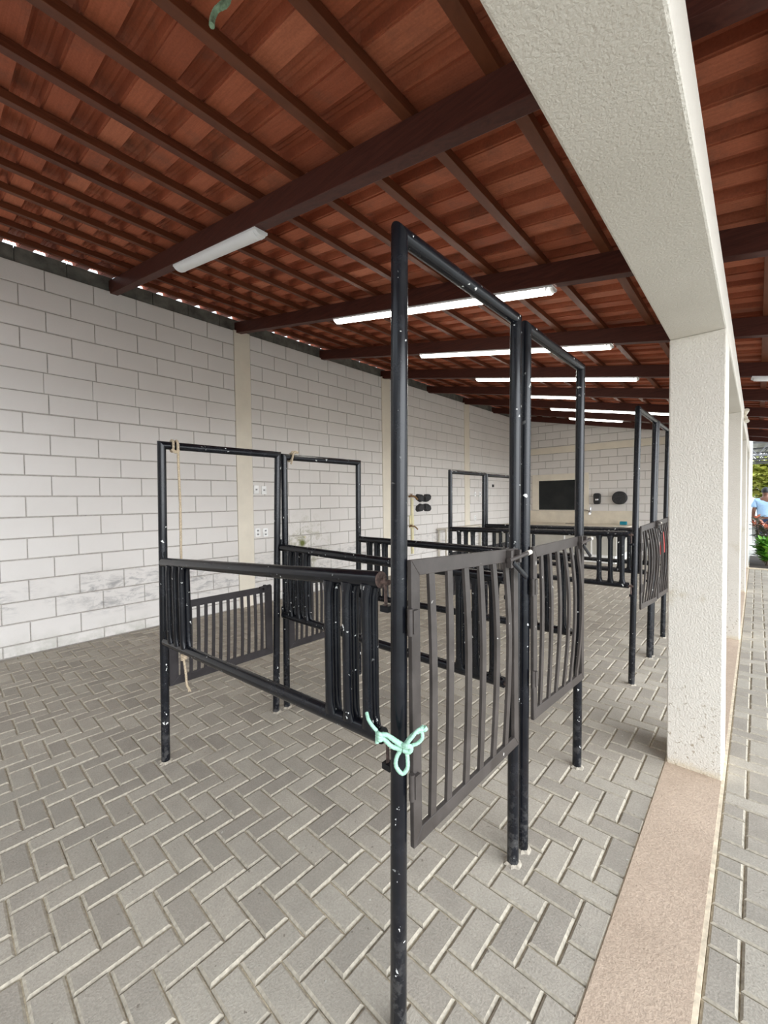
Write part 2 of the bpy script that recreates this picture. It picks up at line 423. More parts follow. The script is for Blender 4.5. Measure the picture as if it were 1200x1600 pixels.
# ------------------------------------------------------------------ roof
YR0, YR1 = .582 - .154 - .222 * 8, 12.55
ROWS = []                      # batten x positions
BAT = [-.70 - .383 * k for k in range(12)] + [-.325, .045, .425, .80, 1.17]
BAT = sorted([x for x in BAT if x > -5.05]) ; BAT = BAT
TW = .222
prof = [(0, 0), (.098, 0), (.106, .042), (.116, .048), (.126, .042), (.138, .049), (.150, .043), (.162, .049), (.174, .043), (.186, .049), (.206, .047), (.213, .008), (.226, .008)]
t = MB(); rnd = random.Random(11)
XS = sorted(set(BAT)); edges = [-5.33] + [x for x in XS] + [1.30]
for a, b_ in zip(edges[:-1], edges[1:]):
    y = YR0
    while y < YR1:
        d = rnd.uniform(-.003, .003); sl = rnd.uniform(-.006, .006)
        x0, x1 = a - .02, b_ + .02
        vs = []
        for (xx, dz) in ((x0, .0), ((x0 + x1) / 2, .004), (x1, .010)):
            for (py, pz) in prof: vs.append((xx, y + py + sl * (xx - x0), zt(xx) + pz * 1.1 + .004 + d + dz))
        n_ = len(prof); fs = []
        for q in range(2):
            for i in range(n_ - 1): fs.append((q * n_ + i, (q + 1) * n_ + i, (q + 1) * n_ + i + 1, q * n_ + i + 1))
        t.add(vs, fs, 0, False); y += TW
ceil = struct(t.build('ceiling', M_TILE, fix=False))
md = ceil.modifiers.new('thick', 'SOLIDIFY'); md.thickness = .012; md.offset = 1
RAFT = [1.40 + 1.44 * k for k in range(8)]
ordn = ['first', 'second', 'third', 'fourth', 'fifth', 'sixth', 'seventh', 'eighth']
raft_lab = ['dark roof rafter nearest the camera, carrying the unlit lamp', 'second dark roof rafter from the camera, above the nearest lit lamp',
            'third dark roof rafter, meeting the beam just before the nearest column'] + ['%s dark roof rafter from the camera, crossing below the tiles' % ordn[k] for k in range(3, 8)]
for k, y in enumerate(RAFT):
    m = MB(); xa, xb = -5.30, 1.22
    m.prism([(xa, zb(xa)), (xb, zb(xb)), (xb, zb(xb) + RH), (xa, zb(xa) + RH)], 1, y - .036, y + .036)
    tag(m.build('roof_rafter', M_RAFT, bevel=.003), raft_lab[k], 'rafter', 'roof rafters')
m = MB(); xa, xb = -.60, 1.22; m.prism([(xa, zb(xa)), (xb, zb(xb)), (xb, zb(xb) + RH), (xa, zb(xa) + RH)], 1, 12.46, 12.53)
tag(m.build('roof_rafter', M_RAFT, bevel=.003), 'end rafter over the walkway, closing the far edge of the tiles', 'rafter', 'roof rafters')
m = MB(); m.box((-.31, -1.2, 2.43), (-.19, 12.3, zb(-.19)))
tag(m.build('wall_plate', M_RAFT), 'dark timber plate lying on top of the concrete beam under the rafters', 'timber')
seq = sorted(BAT)
for k, x in enumerate(seq):
    m = MB(); hw = .027
    m.prism([(x - hw, zb(x - hw) + RH), (x + hw, zb(x + hw) + RH), (x + hw, zt(x + hw)), (x - hw, zt(x - hw))], 1, YR0 + .05, YR1 - .03)
    if x < -.4: lab = 'reddish roof batten, number %d counting from the block wall towards the concrete beam' % (k + 1)
    elif x < -.2: lab = 'roof batten hidden right above the concrete beam'
    else: lab = 'roof batten over the walkway, number %d to the right of the concrete beam' % (k - len([q for q in seq if q < -.2]) + 1)
    tag(m.build('roof_batten', M_WOOD, bevel=.002), lab, 'batten', 'roof battens')

# ------------------------------------------------------------------ lamps
def lamp(x0, x1, y, lit, label, dz=0):
    c = Vector(((x0 + x1) / 2, y, zb((x0 + x1) / 2) - dz)); L = (x1 - x0) * math.sqrt(1 + .202 ** 2) / 2
    T = Matrix.Translation(c) @ Matrix.Rotation(math.atan(.202), 4, 'Y')
    r = thing('batten_lamp', label, 'lamp', c, 'strip lamps under the rafters')
    h = MB(); h.box((-L, -.046, -.016), (L, .046, 0), 0, T); h.build('housing', M_OFF, r, .002)
    d = MB(); n_ = 12
    pr = [(.044 * cos(pi * i / n_), -.014 - .030 * sin(pi * i / n_)) for i in range(n_ + 1)]
    vs = [T @ Vector((s * (L - .02), p[0], p[1])) for s in (-1, 1) for p in pr]
    d.add(vs, [(i, i + 1, n_ + 2 + i, n_ + 1 + i) for i in range(n_)], 0, True)
    d.add([T @ Vector((s * (L - .02), p[0], p[1])) for s in (-1,) for p in pr], [tuple(range(n_ + 1))]); d.add([T @ Vector(((L - .02), p[0], p[1])) for p in pr], [tuple(range(n_ + 1))])
    d.build('diffuser', M_LIT if lit else M_OFF, r)
    for s in (-1, 1):
        e = MB(); q = [(.047 * cos(pi * i / n_), -.012 - .034 * sin(pi * i / n_)) for i in range(n_ + 1)]
        a = s * (L - .045); b_ = s * (L + .004)
        vs = [T @ Vector((a, p[0], p[1])) for p in q] + [T @ Vector((b_, p[0] * .8, -.012 + (p[1] + .012) * .55)) for p in q]
        e.add(vs, [(i, i + 1, n_ + 2 + i, n_ + 1 + i) for i in range(n_)] + [tuple(range(n_ + 1)), tuple(range(n_ + 1, 2 * n_ + 2))])
        e.build('end_cap', M_OFF, r)
lamp(-3.50, -2.27, 1.415, False, 'unlit short white strip lamp under the rafter nearest the camera')
lamp(-3.22, -1.02, 2.86, True, 'nearest lit long strip lamp, under the second rafter')
lamp(-3.20, -1.00, 4.28, True, 'second lit long strip lamp, under the third rafter')
lamp(-3.22, -1.06, 5.72, True, 'third lit long strip lamp, under the fourth rafter')
lamp(-3.30, -2.14, 7.16, True, 'short lit strip lamp under the fifth rafter, ending behind a pipe post')
lamp(-3.15, -.95, 8.60, True, 'lit long strip lamp under the sixth rafter, ending behind the far tall frames')
lamp(-3.25, -2.14, 10.04, True, 'farthest lit strip lamp, just before the back wall')
lamp(-.05, 1.10, 5.72, False, 'white unlit strip lamp over the walkway right of the columns')

# ------------------------------------------------------------------ stall frames
PR = .0222
def bowed(mb, x, yt, yb_, z0, z1, w_, th, bow, seg=10, peak=.42):
    pts = []
    for i in range(seg + 1):
        t_ = i / seg; z = z1 + (z0 - z1) * t_
        s = sin(pi * min(1, (t_ / peak) * .5 if t_ < peak else .5 + .5 * (t_ - peak) / (1 - peak)))
        pts.append((x + bow * s, yt + (yb_ - yt) * t_ + bow * .25 * s, z))
    vs = []
    for (px, py, pz) in pts:
        vs += [(px - th / 2, py - w_ / 2, pz), (px + th / 2, py - w_ / 2, pz), (px + th / 2, py + w_ / 2, pz), (px - th / 2, py + w_ / 2, pz)]
    fs = [(3, 2, 1, 0), tuple(seg * 4 + q for q in range(4))]
    for i in range(seg):
        for q in range(4): fs.append((i * 4 + q, i * 4 + (q + 1) % 4, i * 4 + 4 + (q + 1) % 4, i * 4 + 4 + q))
    mb.add(vs, fs)
def footing(mb, x, y):
    n_ = 14; vs = []
    for r_, z in ((PR, .007), (PR + .006, .004), (PR + .013, -.002)):
        vs += [(x + r_ * cos(2 * pi * j / n_) * (1 + .12 * sin(3 * j)), y + r_ * sin(2 * pi * j / n_) * (1 + .12 * sin(3 * j)), z) for j in range(n_)]
    mb.add(vs, [(k * n_ + j, k * n_ + (j + 1) % n_, (k + 1) * n_ + (j + 1) % n_, (k + 1) * n_ + j) for k in range(2) for j in range(n_)])
def frame(name, label, group, X, f0, t0, f1, t1, ztop, gate, front):
    """f = foot y, t = top y of the left / right post"""
    r = thing(name, label, 'frame', (X, (f0 + f1) / 2, 0), group)
    zc = ztop - PR
    for (f_, t_, sg) in ((f0, t0 + .0, 1), (f1, t1, -1)):
        m = MB(); m.cut_tube((X, f_, -.02), (X, t_, zc), PR, (0, 0, 1), (0, sg, 1))
        po = m.build('post', M_PIPE, r, .0012)
        q = MB(); footing(q, X, f_); q.build('footing', M_FOOT, po, label='pale mortar collar at the foot of the post')
    m = MB(); m.cut_tube((X, t0, zc), (X, t1, zc), PR, (0, 1, 1), (0, -1, 1))
    m.build('top_rail', M_PIPE, r, .0012)
    g = gate; xo = X + g['dx']; mt = M_GATE if front else M_RGATE
    y0, y1, z0, z1, d0, d1 = g['y0'], g['y1'], g['z0'], g['z1'], g.get('db', 0), g.get('dt', 0)
    fw = g.get('fw', .036); th = .007
    G = MB()
    def quad(a, b_, c, d):     # (y,z) corners -> flat bar with mitred ends
        P = [a, b_, c, d]
        vs = [(xo - th, y, z) for y, z in P] + [(xo + th, y, z) for y, z in P]
        G.add(vs, [(3, 2, 1, 0), (4, 5, 6, 7)] + [(i, (i + 1) % 4, 4 + (i + 1) % 4, 4 + i) for i in range(4)])
    hh = g.get('th', .044); bh = g.get('bh', .042)
    A, B, Cc, D = (y0, z1), (y1, z1 + d1), (y1, z0 + d0), (y0, z0)
    a, b2, c2, d2 = (y0 + fw, z1 - hh), (y1 - fw, z1 + d1 - hh), (y1 - fw, z0 + d0 + bh), (y0 + fw, z0 + bh)
    quad(A, B, b2, a); quad(B, Cc, c2, b2); quad(Cc, D, d2, c2); quad(D, A, a, d2)
    go = G.build('gate', mt, r, .002)
    ns = g['n']; rnd = random.Random(g.get('seed', 1))
    for k in range(ns):
        t_ = (k + .62) / (ns + .25); yy = y0 + fw + (y1 - y0 - 2 * fw) * t_
        zt_ = z1 + d1 * t_ - hh * .75; zb_ = z0 + d0 * t_ + bh * .75
        m = MB()
        bowed(m, xo, yy, yy + g.get('lean', -.008) + rnd.uniform(-.006, .006), zb_, zt_, g.get('sw', .026), .010, g.get('bow', .02) * (.35 + .9 * t_ + rnd.uniform(-.15, .15)))
        m.build('slat', mt, go)
    if front:
        for zz in (z1 - .16, z0 + .17):
            m = MB(); m.tube([(xo + .006, y0 - .006, zz - .035), (xo + .006, y0 - .006, zz + .035)], .008, 10)
            m.box((xo - .004, y0 - .004, zz - .03), (xo + .017, y0 + .018, zz + .03)); m.build('hinge', M_GATE, go)
        zl = z1 + d1 - .02
        m = MB(); m.tube([(xo + .022, y1 - .11, zl - .012), (xo + .022, y1 + .045, zl - .002)], .0085, 10, 0)
        m.tube([(xo + .022, y1 + .045, zl - .002), (xo + .022, y1 + .075, zl)], .0095, 10, 1)
        m.box((xo + .008, y1 - .10, zl - .04), (xo + .026, y1 - .082, zl + .022)); m.box((xo + .008, y1 - .03, zl - .028), (xo + .026, y1 - .014, zl + .018))
        m.tube([(xo + .026, y1 - .085, zl - .02), (xo + .036, y1 + .004, zl - .085)], [(.011, .005)] * 2, 8, 2)
        m.build('latch', [M_GATE, M_CHIP, M_PIPE], go)
    else:
        m = MB(); m.tube([(xo + .02, y1 - .10, z1 + .0), (xo + .02, y1 - .02, z1 + .005)], .008, 8); m.box((xo + .012, y1 - .07, z1 - .02), (xo + .028, y1 - .055, z1 + .015)); m.build('latch', M_RGATE, go)
    return r
FG, RG = 'tall pipe frames along the walkway side', 'low pipe frames along the block wall side'
frame('stall_frame', 'nearest tall black pipe frame with slatted gate and mint green rope', FG, XF, .803, .846, 1.502, 1.548, 2.150,
      dict(dx=.034, y0=.829, y1=1.470, z0=.513, z1=1.277, dt=-.03, db=-.01, n=6, bow=.013, seed=2), True)
frame('stall_frame', 'second tall black pipe frame, standing hard against the nearest one', FG, XF, 1.592, 1.640, 2.280, 2.340, 2.145,
      dict(dx=.034, y0=1.612, y1=2.262, z0=.535, z1=1.238, dt=0, db=-.045, n=6, bow=.022, seed=4, lean=-.012), True)
frame('stall_frame', 'third tall black pipe frame, the first of the far pair beside the column', FG, XF, 3.565, 3.770, 4.262, 4.50, 2.150,
      dict(dx=.034, y0=3.69, y1=4.375, z0=.555, z1=1.205, dt=.01, db=-.06, n=6, bow=.034, seed=5, lean=-.012), True)
frame('stall_frame', 'farthest tall black pipe frame, half hidden by the column', FG, XF, 4.335, 4.585, 4.975, 5.22, 2.150,
      dict(dx=.034, y0=4.44, y1=5.10, z0=.50, z1=1.215, dt=.01, db=-.04, n=6, bow=.03, seed=6, lean=-.012), True)
RGD = dict(dx=-.01, n=12, th=.040, bh=.045, fw=.05, sw=.017, bow=.004, lean=-.006)
frame('stall_frame', 'nearest low black pipe frame, hung with a beige rope', RG, XR, .838, .862, 1.546, 1.600, 1.772, dict(RGD, y0=.872, y1=1.535, z0=.405, z1=.868, seed=7), False)
frame('stall_frame', 'second low black pipe frame, with rope knotted at its top left corner', RG, XR, 1.634, 1.650, 2.335, 2.362, 1.762, dict(RGD, y0=1.665, y1=2.31, z0=.395, z1=.865, seed=8), False)
frame('stall_frame', 'third low black pipe frame, in front of the wall table', RG, XR, 3.70, 3.725, 4.42, 4.455, 1.748, dict(RGD, y0=3.74, y1=4.40, z0=.395, z1=.865, seed=9), False)
frame('stall_frame', 'farthest low black pipe frame, seen just left of the tall posts', RG, XR, 4.48, 4.51, 5.20, 5.23, 1.742, dict(RGD, y0=4.53, y1=5.18, z0=.395, z1=.865, seed=10), False)

def side_gate(label, Y0, Y1, zt0, zt1, zl0, zl1, xe, rust=False):
    """swinging side rail: rear end at XR, front end at x = xe; heights of the two rails at both ends"""
    r = thing('side_gate', label, 'gate', (XR + .03, Y0, 0), 'swinging side rails between the pipe frames')
    xs = XR + PR + .012
    def P(x, zz0, zz1):
        t_ = (x - xs) / (xe - xs); return Vector((x, Y0 + (Y1 - Y0) * t_, zz0 + (zz1 - zz0) * t_))
    m = MB(); m.tube([P(xs, zt0, zt1), P(xe, zt0, zt1)], .0245, 18)
    if rust: m.tube([P(xe, zt0, zt1), P(xe + .0015, zt0, zt1)], .0235, 18, 1)
    m.build('top_rail', [M_PIPE, M_RUST], r)
    m = MB(); m.tube([P(xs, zl0, zl1), P(xe, zl0, zl1)], .0225, 18); m.build('bottom_rail', M_PIPE, r)
    for x in [xs + .10 + .083 * k for k in range(3)] + [xe - .045 - .083 * k for k in range(3)]:
        a = P(x, zt0, zt1); b_ = P(x, zl0, zl1); a.z -= .012; b_.z += .010
        m = MB()
        for s in (-1, 1):
            pts, R = [], []
            for t_ in (0, .03, .09, .2, .5, .8, .91, .97, 1):
                p = a.lerp(b_, t_); p.y += s * .0135; pts.append(p)
                e = max(0, 1 - min(t_, 1 - t_) / .11) ** 1.5
                R.append((.0150 + .011 * e, .0145 - .004 * e))
            m.tube(pts, R, 14, up=(1, 0, 0))
        m.build('bar', M_PIPE, r)
    for (q0, q1) in ((zt0, zt1), (zl0, zl1)):
        p = P(xe, q0, q1); m = MB()
        m.tube([p + Vector((.016, .0, .012)), p + Vector((.018, 0, -.075))], [(.003, .007)] * 2, 8, 1)
        m.tube([p + Vector((.0, 0, -.004)), p + Vector((.03, 0, -.004))], .008, 8, 1)
        m.box((p.x + .006, p.y - .012, p.z - .085), (p.x + .034, p.y + .012, p.z - .068), 0)
        m.build('latch', [M_PIPE, M_RUST], r)
        p = P(xs, q0, q1); m = MB(); m.tube([p + Vector((-.012, 0, -.02)), p + Vector((-.012, 0, .055))], .009, 10); m.build('hinge', M_PIPE, r)
side_gate('nearest black side rail with rusty cut end, tied by green rope', .845, .835, 1.111, 1.212, .676, .772, -.772, True)
side_gate('second black side rail, meeting the near double post', 1.60, 1.60, 1.120, 1.100, .661, .660, -.78)
side_gate('third black side rail, from the second low frame to the single tall post', 2.345, 2.33, 1.118, 1.110, .66, .700, -.745)
side_gate('fourth black side rail, nearest of the far set before the counter', 3.68, 3.60, 1.120, 1.147, .72, .752, -.728)
side_gate('fifth black side rail, middle of the far set', 4.45, 4.35, 1.112, 1.128, .735, .748, -.75)
side_gate('sixth black side rail, farthest from the camera', 5.20, 5.10, 1.062, 1.078, .715, .727, -.75)
# red plastic hanging behind the far gate slats
m = MB(); m.box((-.688, 4.70, .875), (-.680, 4.95, 1.085)); tag(m.build('plastic_flap', M_REDP, bevel=.003), 'small red plastic flap hung on the farthest tall gate', 'flap')

# ------------------------------------------------------------------ ropes
def rope(mb, pts, r=.007, k=8, mi=0):
    P = bez(pts, k); n_ = 10; R = []
    mb.tube(P, [r * (1 + .07 * sin(i * 2.4)) for i in range(len(P))], n_, mi)
zr = 1.772 - PR
m = MB(); yy = .925
def loop(y, rr=.031): return [(XR + rr * cos(a), y + .006 * sin(a * .5), zr + rr * sin(a)) for a in [pi * q / 5 for q in range(11)]]
rope(m, loop(.912), .0065); rope(m, loop(.935), .0065)
rope(m, [(XR + .03, .905, zr - .02), (XR + .034, .92, zr - .036), (XR + .03, .94, zr - .024)], .009)
rope(m, [(XR + .032, .937, zr + .01), (XR + .036, .934, zr - .10), (XR + .036, .938, 1.40), (XR + .034, .936, 1.15), (XR + .032, .940, .90), (XR + .03, .940, .62), (XR + .03, .938, .545), (XR + .035, .944, .47), (XR + .03, .950, .40), (XR + .03, .962, .372)], .0065)
for q in range(3): rope(m, [(XR + .03 + .012 * cos(a + q), .938 + .012 * sin(a + q), .553 + .009 * q + .004 * sin(a)) for a in [pi * w_ / 4 for w_ in range(9)]], .006)
for q in (-1, 0, 1): rope(m, [(XR + .03, .962, .376), (XR + .03 + .004 * q, .964 + .006 * q, .355)], .0028)
tag(m.build('tether_rope', M_ROPE), 'long beige rope looped over the nearest low frame and hanging down', 'rope')
m = MB(); zr2 = 1.762 - PR
rope(m, [(XR + .028 * cos(a), 1.70 + .008 * sin(a), zr2 + .028 * sin(a)) for a in [pi * q / 5 for q in range(11)]], .006)
rope(m, [(XR + .028, 1.690, zr2 + .03), (XR + .03, 1.705, zr2 + .037), (XR + .03, 1.725, zr2 + .03), (XR + .03, 1.745, zr2 + .036)], .006)
rope(m, [(XR + .03, 1.745, zr2 + .03), (XR + .03, 1.725, zr2 + .04), (XR + .03, 1.71, zr2 + .028), (XR + .032, 1.690, zr2 - .03), (XR + .03, 1.685, zr2 - .05)], .006)
tag(m.build('tether_rope', M_ROPE), 'short frayed rope knot on the top left corner of the second low frame', 'rope')
# mint rope: pixel-measured points put on the plane just in front of the post
CAMROT = None
def cam_axes(yaw, p, r):
    f = Vector((-sin(yaw) * cos(p), cos(yaw) * cos(p), sin(p))); right = Vector((cos(yaw), sin(yaw), 0)); up = right.cross(f)
    R = right * cos(r) + up * sin(r); U = -sin(r) * right + cos(r) * up
    return R, U, f
AX = cam_axes(radians(42.2), radians(-1.64), radians(-.73)); FPX = 643.0
# green rope bow at the post: centre (world) with right/up directions of the bow's own plane
bc = Vector((-.6455, .7815, .815)); bu = Vector((.72, .69, 0)).normalized(); bn = Vector((.69, -.72, 0)); bv = Vector((0, 0, 1)); pxm = .00160
def bp(dx, dy, d=0): return bc + bu * (dx * pxm) + bv * (-dy * pxm) + bn * d
m = MB()
def gp(x, y, d=0): return bp(560 + x * .11667 - 634, 1090 + y * .11667 - 1167, d)     # measured outline of the bow
rope(m, [gp(620, 640), gp(520, 760, .004), gp(500, 900, .004), gp(580, 1000, .006), gp(650, 930, .006), gp(655, 800, .004), gp(640, 680)], .0052)
rope(m, [gp(620, 640), gp(690, 540), gp(780, 460), gp(880, 390)], .0052); rope(m, [gp(640, 600, .008), gp(720, 500, .008), gp(800, 420, .006), gp(890, 430)], .005)
rope(m, [gp(700, 650), gp(800, 610), gp(860, 540), gp(845, 450), gp(790, 470)], .0046)
for q in range(2): rope(m, [gp(570 + 10 * q, 640), gp(630, 600 + 20 * q, .012), gp(700, 620, .014), gp(680, 680 + 8 * q, .012), gp(600, 680, .008)], .0058)
lc = gp(270, 490, -.002)
rope(m, [gp(590, 640, .004), gp(480, 560, .002), gp(380, 490, .0), lc], .0058); rope(m, [gp(580, 680, .004), gp(450, 640, .002), gp(360, 560, .0), lc], .0058)
rope(m, [gp(590, 610, .003), gp(500, 560, .0), gp(400, 510, -.004), lc], .0045)
for q in range(3): rope(m, [gp(250, 450 + 40 * q), gp(285, 440 + 40 * q, .012), gp(310, 475 + 30 * q, .004), gp(270, 500 + 30 * q, -.006)], .005)
rope(m, [gp(250, 430), gp(190, 370, -.004), gp(140, 310, -.012), gp(115, 270, -.03)], .0045)
rope(m, [gp(255, 520), gp(250, 590, .002)], .005)
rope(m, [gp(880, 400), gp(905, 440)], .007)
tag(m.build('tie_rope', M_GROPE), 'mint green rope tied in a bow around the nearest tall post', 'rope')
m = MB(); bx_ = -1.083
rope(m, [(bx_ - .036, .66, zb(bx_) + RH + .02), (bx_ - .034, .64, zb(bx_) + RH - .01), (bx_ - .03, .615, 2.93), (bx_ - .028, .595, 2.835), (bx_ - .03, .578, 2.800), (bx_ - .042, .573, 2.795), (bx_ - .05, .567, 2.775), (bx_ - .045, .562, 2.748)], .0075)
rope(m, [(bx_ - .034, .645, zb(bx_) + RH - .01), (bx_ - .018, .61, 2.90), (bx_ - .016, .597, 2.82), (bx_ - .03, .578, 2.796)], .0065)
tag(m.build('cord_scrap', M_DGROPE), 'scrap of faded green cord hanging from a roof batten near the camera', 'cord')

# ------------------------------------------------------------------ things on the left wall
def outlet(y, z, label, two=True):
    r = thing('wall_outlet', label, 'outlet', (XW, y, z), 'white wall outlets')
    m = MB(); m.box((XW - .004, y - .038, z - .058), (XW + .012, y + .038, z + .058)); m.build('plate', M_OUT, r, .003)
    for dz in ((-.026, .026) if two else (.0,)):
        m = MB(); m.box((XW + .010, y - .014, z + dz - .011), (XW + .0135, y + .014, z + dz + .011)); m.build('socket', M_DARKS, r)
outlet(3.05, 1.603, 'upper white outlet right of the first pilaster', False); outlet(3.17, 1.597, 'upper white outlet half behind the low frame post', False)
outlet(3.06, 1.005, 'lower white double outlet right of the first pilaster'); outlet(3.18, .998, 'lower white double outlet half behind the low frame post')
outlet(9.04, 1.556, 'left one of two small outlets by the third pilaster', False); outlet(9.28, 1.556, 'right one of two small outlets by the third pilaster', False); outlet(9.03, .97, 'single low outlet by the third pilaster above the table')
m = MB(); m.box((XW - .004, 9.93, 1.74), (XW + .02, 10.01, 1.81)); tag(m.build('junction_box', M_BLKP, bevel=.004), 'tiny dark box high on the wall right of the third pilaster', 'box')
def cup(y, z, sy, sz, label):
    r = tag(MBcup(y, z, sy, sz).build('rubber_cup', M_BLKR, bevel=.004), label, 'cup holder', 'black rubber cups on the block wall')
def MBcup(y, z, sy, sz):
    m = MB()
    poly = [(-.10, -.075), (-.02, -.085), (.085, -.03), (.10, .045), (.055, .085), (-.05, .080), (-.105, .03)]
    vs = [(XW - .002, y + sy * p[0] * 1.15, z + sz * p[1] * 1.0) for p in poly] + [(XW + .07, y + sy * p[0] * .9, z + sz * p[1] * .85) for p in poly] + [(XW + .055, y + sy * p[0] * .5, z + sz * p[1] * .45) for p in poly]
    k = len(poly)
    m.add(vs, [(q * k + i, q * k + (i + 1) % k, (q + 1) * k + (i + 1) % k, (q + 1) * k + i) for q in range(2) for i in range(k)] + [tuple(range(2 * k, 3 * k)), tuple(range(k))[::-1]])
    return m
cup(6.755, 1.468, -1, 1, 'upper left of the four black rubber cups on the wall'); cup(7.015, 1.468, 1, 1, 'upper right of the four black rubber cups on the wall')
cup(6.755, 1.270, -1, -1, 'lower left of the four black rubber cups on the wall'); cup(7.015, 1.270, 1, -1, 'lower right of the four black rubber cups on the wall')
r = thing('water_pipe', 'yellowed vertical water pipe with brass taps on the block wall', 'pipe', (XW, 6.50, .5), None)
m = MB(); m.tube([(XW + .022, 6.51, .35), (XW + .022, 6.51, 1.47)], .03, 12); m.box((XW - .004, 6.44, .87), (XW + .02, 6.57, 1.12)); m.build('pipe', M_YPIPE, r)
for z, s in ((1.50, 1), (.90, .7)):
    m = MB(); m.tube(bez([(XW, 6.44, z), (XW + .06, 6.45, z + .01), (XW + .10, 6.50, z - .005), (XW + .12, 6.56, z - .06)], 4), .020 * s, 10)
    m.tube([(XW + .05, 6.45, z), (XW + .05, 6.45, z + .05 * s)], .010, 8); m.box((XW + .044, 6.41, z + .04 * s), (XW + .056, 6.49, z + .055 * s)); m.build('tap', M_BRASS, r)
m = MB(); m.tube([(XW - .01, 3.862, .88), (XW + .012, 3.862, .88)], .012, 10); tag(m.build('drain_spout', M_YPIPE), 'small drain outlet in the wall above a green damp stain', 'pipe')
r = thing('wall_table', 'pale stone table standing against the block wall behind the third low frame', 'table', (XW + .13, 8.2, 0))
m = MB(); m.box((XW + .011, 7.36, .775), (XW + .27, 9.25, .806)); m.build('table_top', M_MARB2, r, .004)
for y in (7.39, 9.19):
    for xo_ in (.03, .215):
        m = MB(); m.box((XW + xo_, y, -.004), (XW + xo_ + .035, y + .035, .775)); m.build('leg', M_MARB2, r, .003)

# ------------------------------------------------------------------ back wall things
def B(x, z): return bx(x), bz(z)
wx0, wx1, wz0, wz1 = bx(-4.555), bx(-3.12), bz(1.115), bz(2.06)
ix0, ix1, iz0, iz1 = bx(-4.372), bx(-3.275), bz(1.122), bz(1.895)
win = thing('window_1', 'dark two pane window in a wide cream surround', 'window', ((wx0 + wx1) / 2, YB, wz0)); struct(win)
m = MB()
m.box((wx0, YB - .02, wz0), (ix0, YB + .02, wz1)); m.box((ix1, YB - .02, wz0), (wx1, YB + .02, wz1)); m.box((ix0, YB - .02, iz1), (ix1, YB + .02, wz1)); m.box((ix0, YB - .02, wz0), (ix1, YB + .02, iz0))
m.build('window_frame', M_CREAM, win, .003)
mid = ix0 + (ix1 - ix0) * .385
for a, b_, d in ((ix0, mid, 0), (mid, ix1, .006)):
    m = MB(); m.box((a, YB - .012 - d, iz0), (b_, YB - .004 - d, iz1)); m.build('pane', M_GLASS, win)
ct = bz(.79) - .004; bs = bz(1.105)
XC0, XC1, YC = bx(-4.86), bx(-2.10), 9.85
r = thing('sink_counter', 'cream stone counter with backsplash along the back wall', 'counter', ((XC0 + XC1) / 2, YB, 0))
m = MB(); m.box((XC0, YC, ct - .035), (XC1, YB - .012, ct)); m.build('countertop', M_MARB, r, .004)
m = MB(); m.box((XC0, YB - .028, ct), (XC1 + .02, YB - .009, bs)); m.build('backsplash', M_MARB, r, .003)
m = MB(); m.box((XC0 + .02, YC + .06, .16), (XC1 - .03, YB - .05, ct - .035)); 
m.build('cabinet', M_GREY, r)
for x in (-4.1, -3.33, -2.75):
    m = MB(); m.box((x, YC + .045, .16), (x + .025, YC + .062, ct - .035)); m.build('divider', M_WHITE, r)
m = MB(); m.box((XC0 + .02, YC - .02, -.004), (XC1 - .03, YB - .05, .16)); m.build('plinth', M_WHITE, r, .004)
m = MB(); x, z = B(-3.09, 1.08)
m.tube([(x + .02, YB - .03, bz(1.20)), (x + .02, YB - .05, bz(1.08)), (x + .02, YB - .05, bz(1.01))], .010, 10); m.tube(bez([(x + .02, YB - .03, z + .02), (x + .03, YB - .14, z + .03), (x + .03, YB - .2, z - .01), (x + .03, YB - .21, z - .07)], 5), .016, 10)
m.tube([(x + .02, YB - .05, z + .02), (x - .14, YB - .05, z + .06)], .006, 8); m.tube([(x + .02, YB - .015, z), (x + .02, YB - .06, z)], .03, 12)
tag(m.build('wall_faucet', M_CHR), 'chrome wall faucet over the stone counter', 'faucet')
sx, sz = B(-2.915, 1.405)
r = thing('soap_dispenser', 'narrow black soap dispenser on the back wall', 'dispenser', (sx, YB, sz))
m = MB(); hw, hh = .082, .142
pts = [(-hw * .8, -hh), (hw * .8, -hh), (hw, -hh * .6), (hw, hh * .7), (hw * .7, hh), (-hw * .7, hh), (-hw, hh * .7), (-hw, -hh * .6)]
m.prism([(sx + p[0], sz + p[1]) for p in pts], 1, YB - .11, YB + .0); m.build('body', M_BLKP, r, .02)
m = MB(); m.box((sx - .03, YB - .125, sz - .05), (sx + .045, YB - .11, sz + .0)); m.build('button', M_CHR, r, .008)
tx, tz = B(-2.425, 1.417)
r = thing('paper_dispenser', 'round black paper roll dispenser on the back wall', 'dispenser', (tx, YB, tz))
m = MB(); m.tube([(tx, YB, tz), (tx, YB - .10, tz), (tx, YB - .125, tz)], [.165, .165, .145], 32); m.build('body', M_BLKR, r)
m = MB(); m.box((tx - .05, YB - .135, tz - .03), (tx + .05, YB - .12, tz + .03)); m.build('lock_cover', M_BLKP, r, .008)
gx_, gz_ = B(-2.31, .83)
m = MB(); m.box((gx_ - .075, YB - .26, ct), (gx_ + .075, YB - .18, ct + .085)); tag(m.build('cleaning_sponge', M_TEAL, bevel=.012), 'teal cleaning sponge lying at the right end of the counter', 'sponge')
m = MB(); x, z = B(-3.36, .8)
m.tube([(x - .22, YB - .35, ct + .008), (x + .16, YB - .35, ct + .008)], [(.006, .03)] * 2, 8); tag(m.build('squeegee', M_BLKP), 'dark flat tool lying on the counter below the window', 'tool')

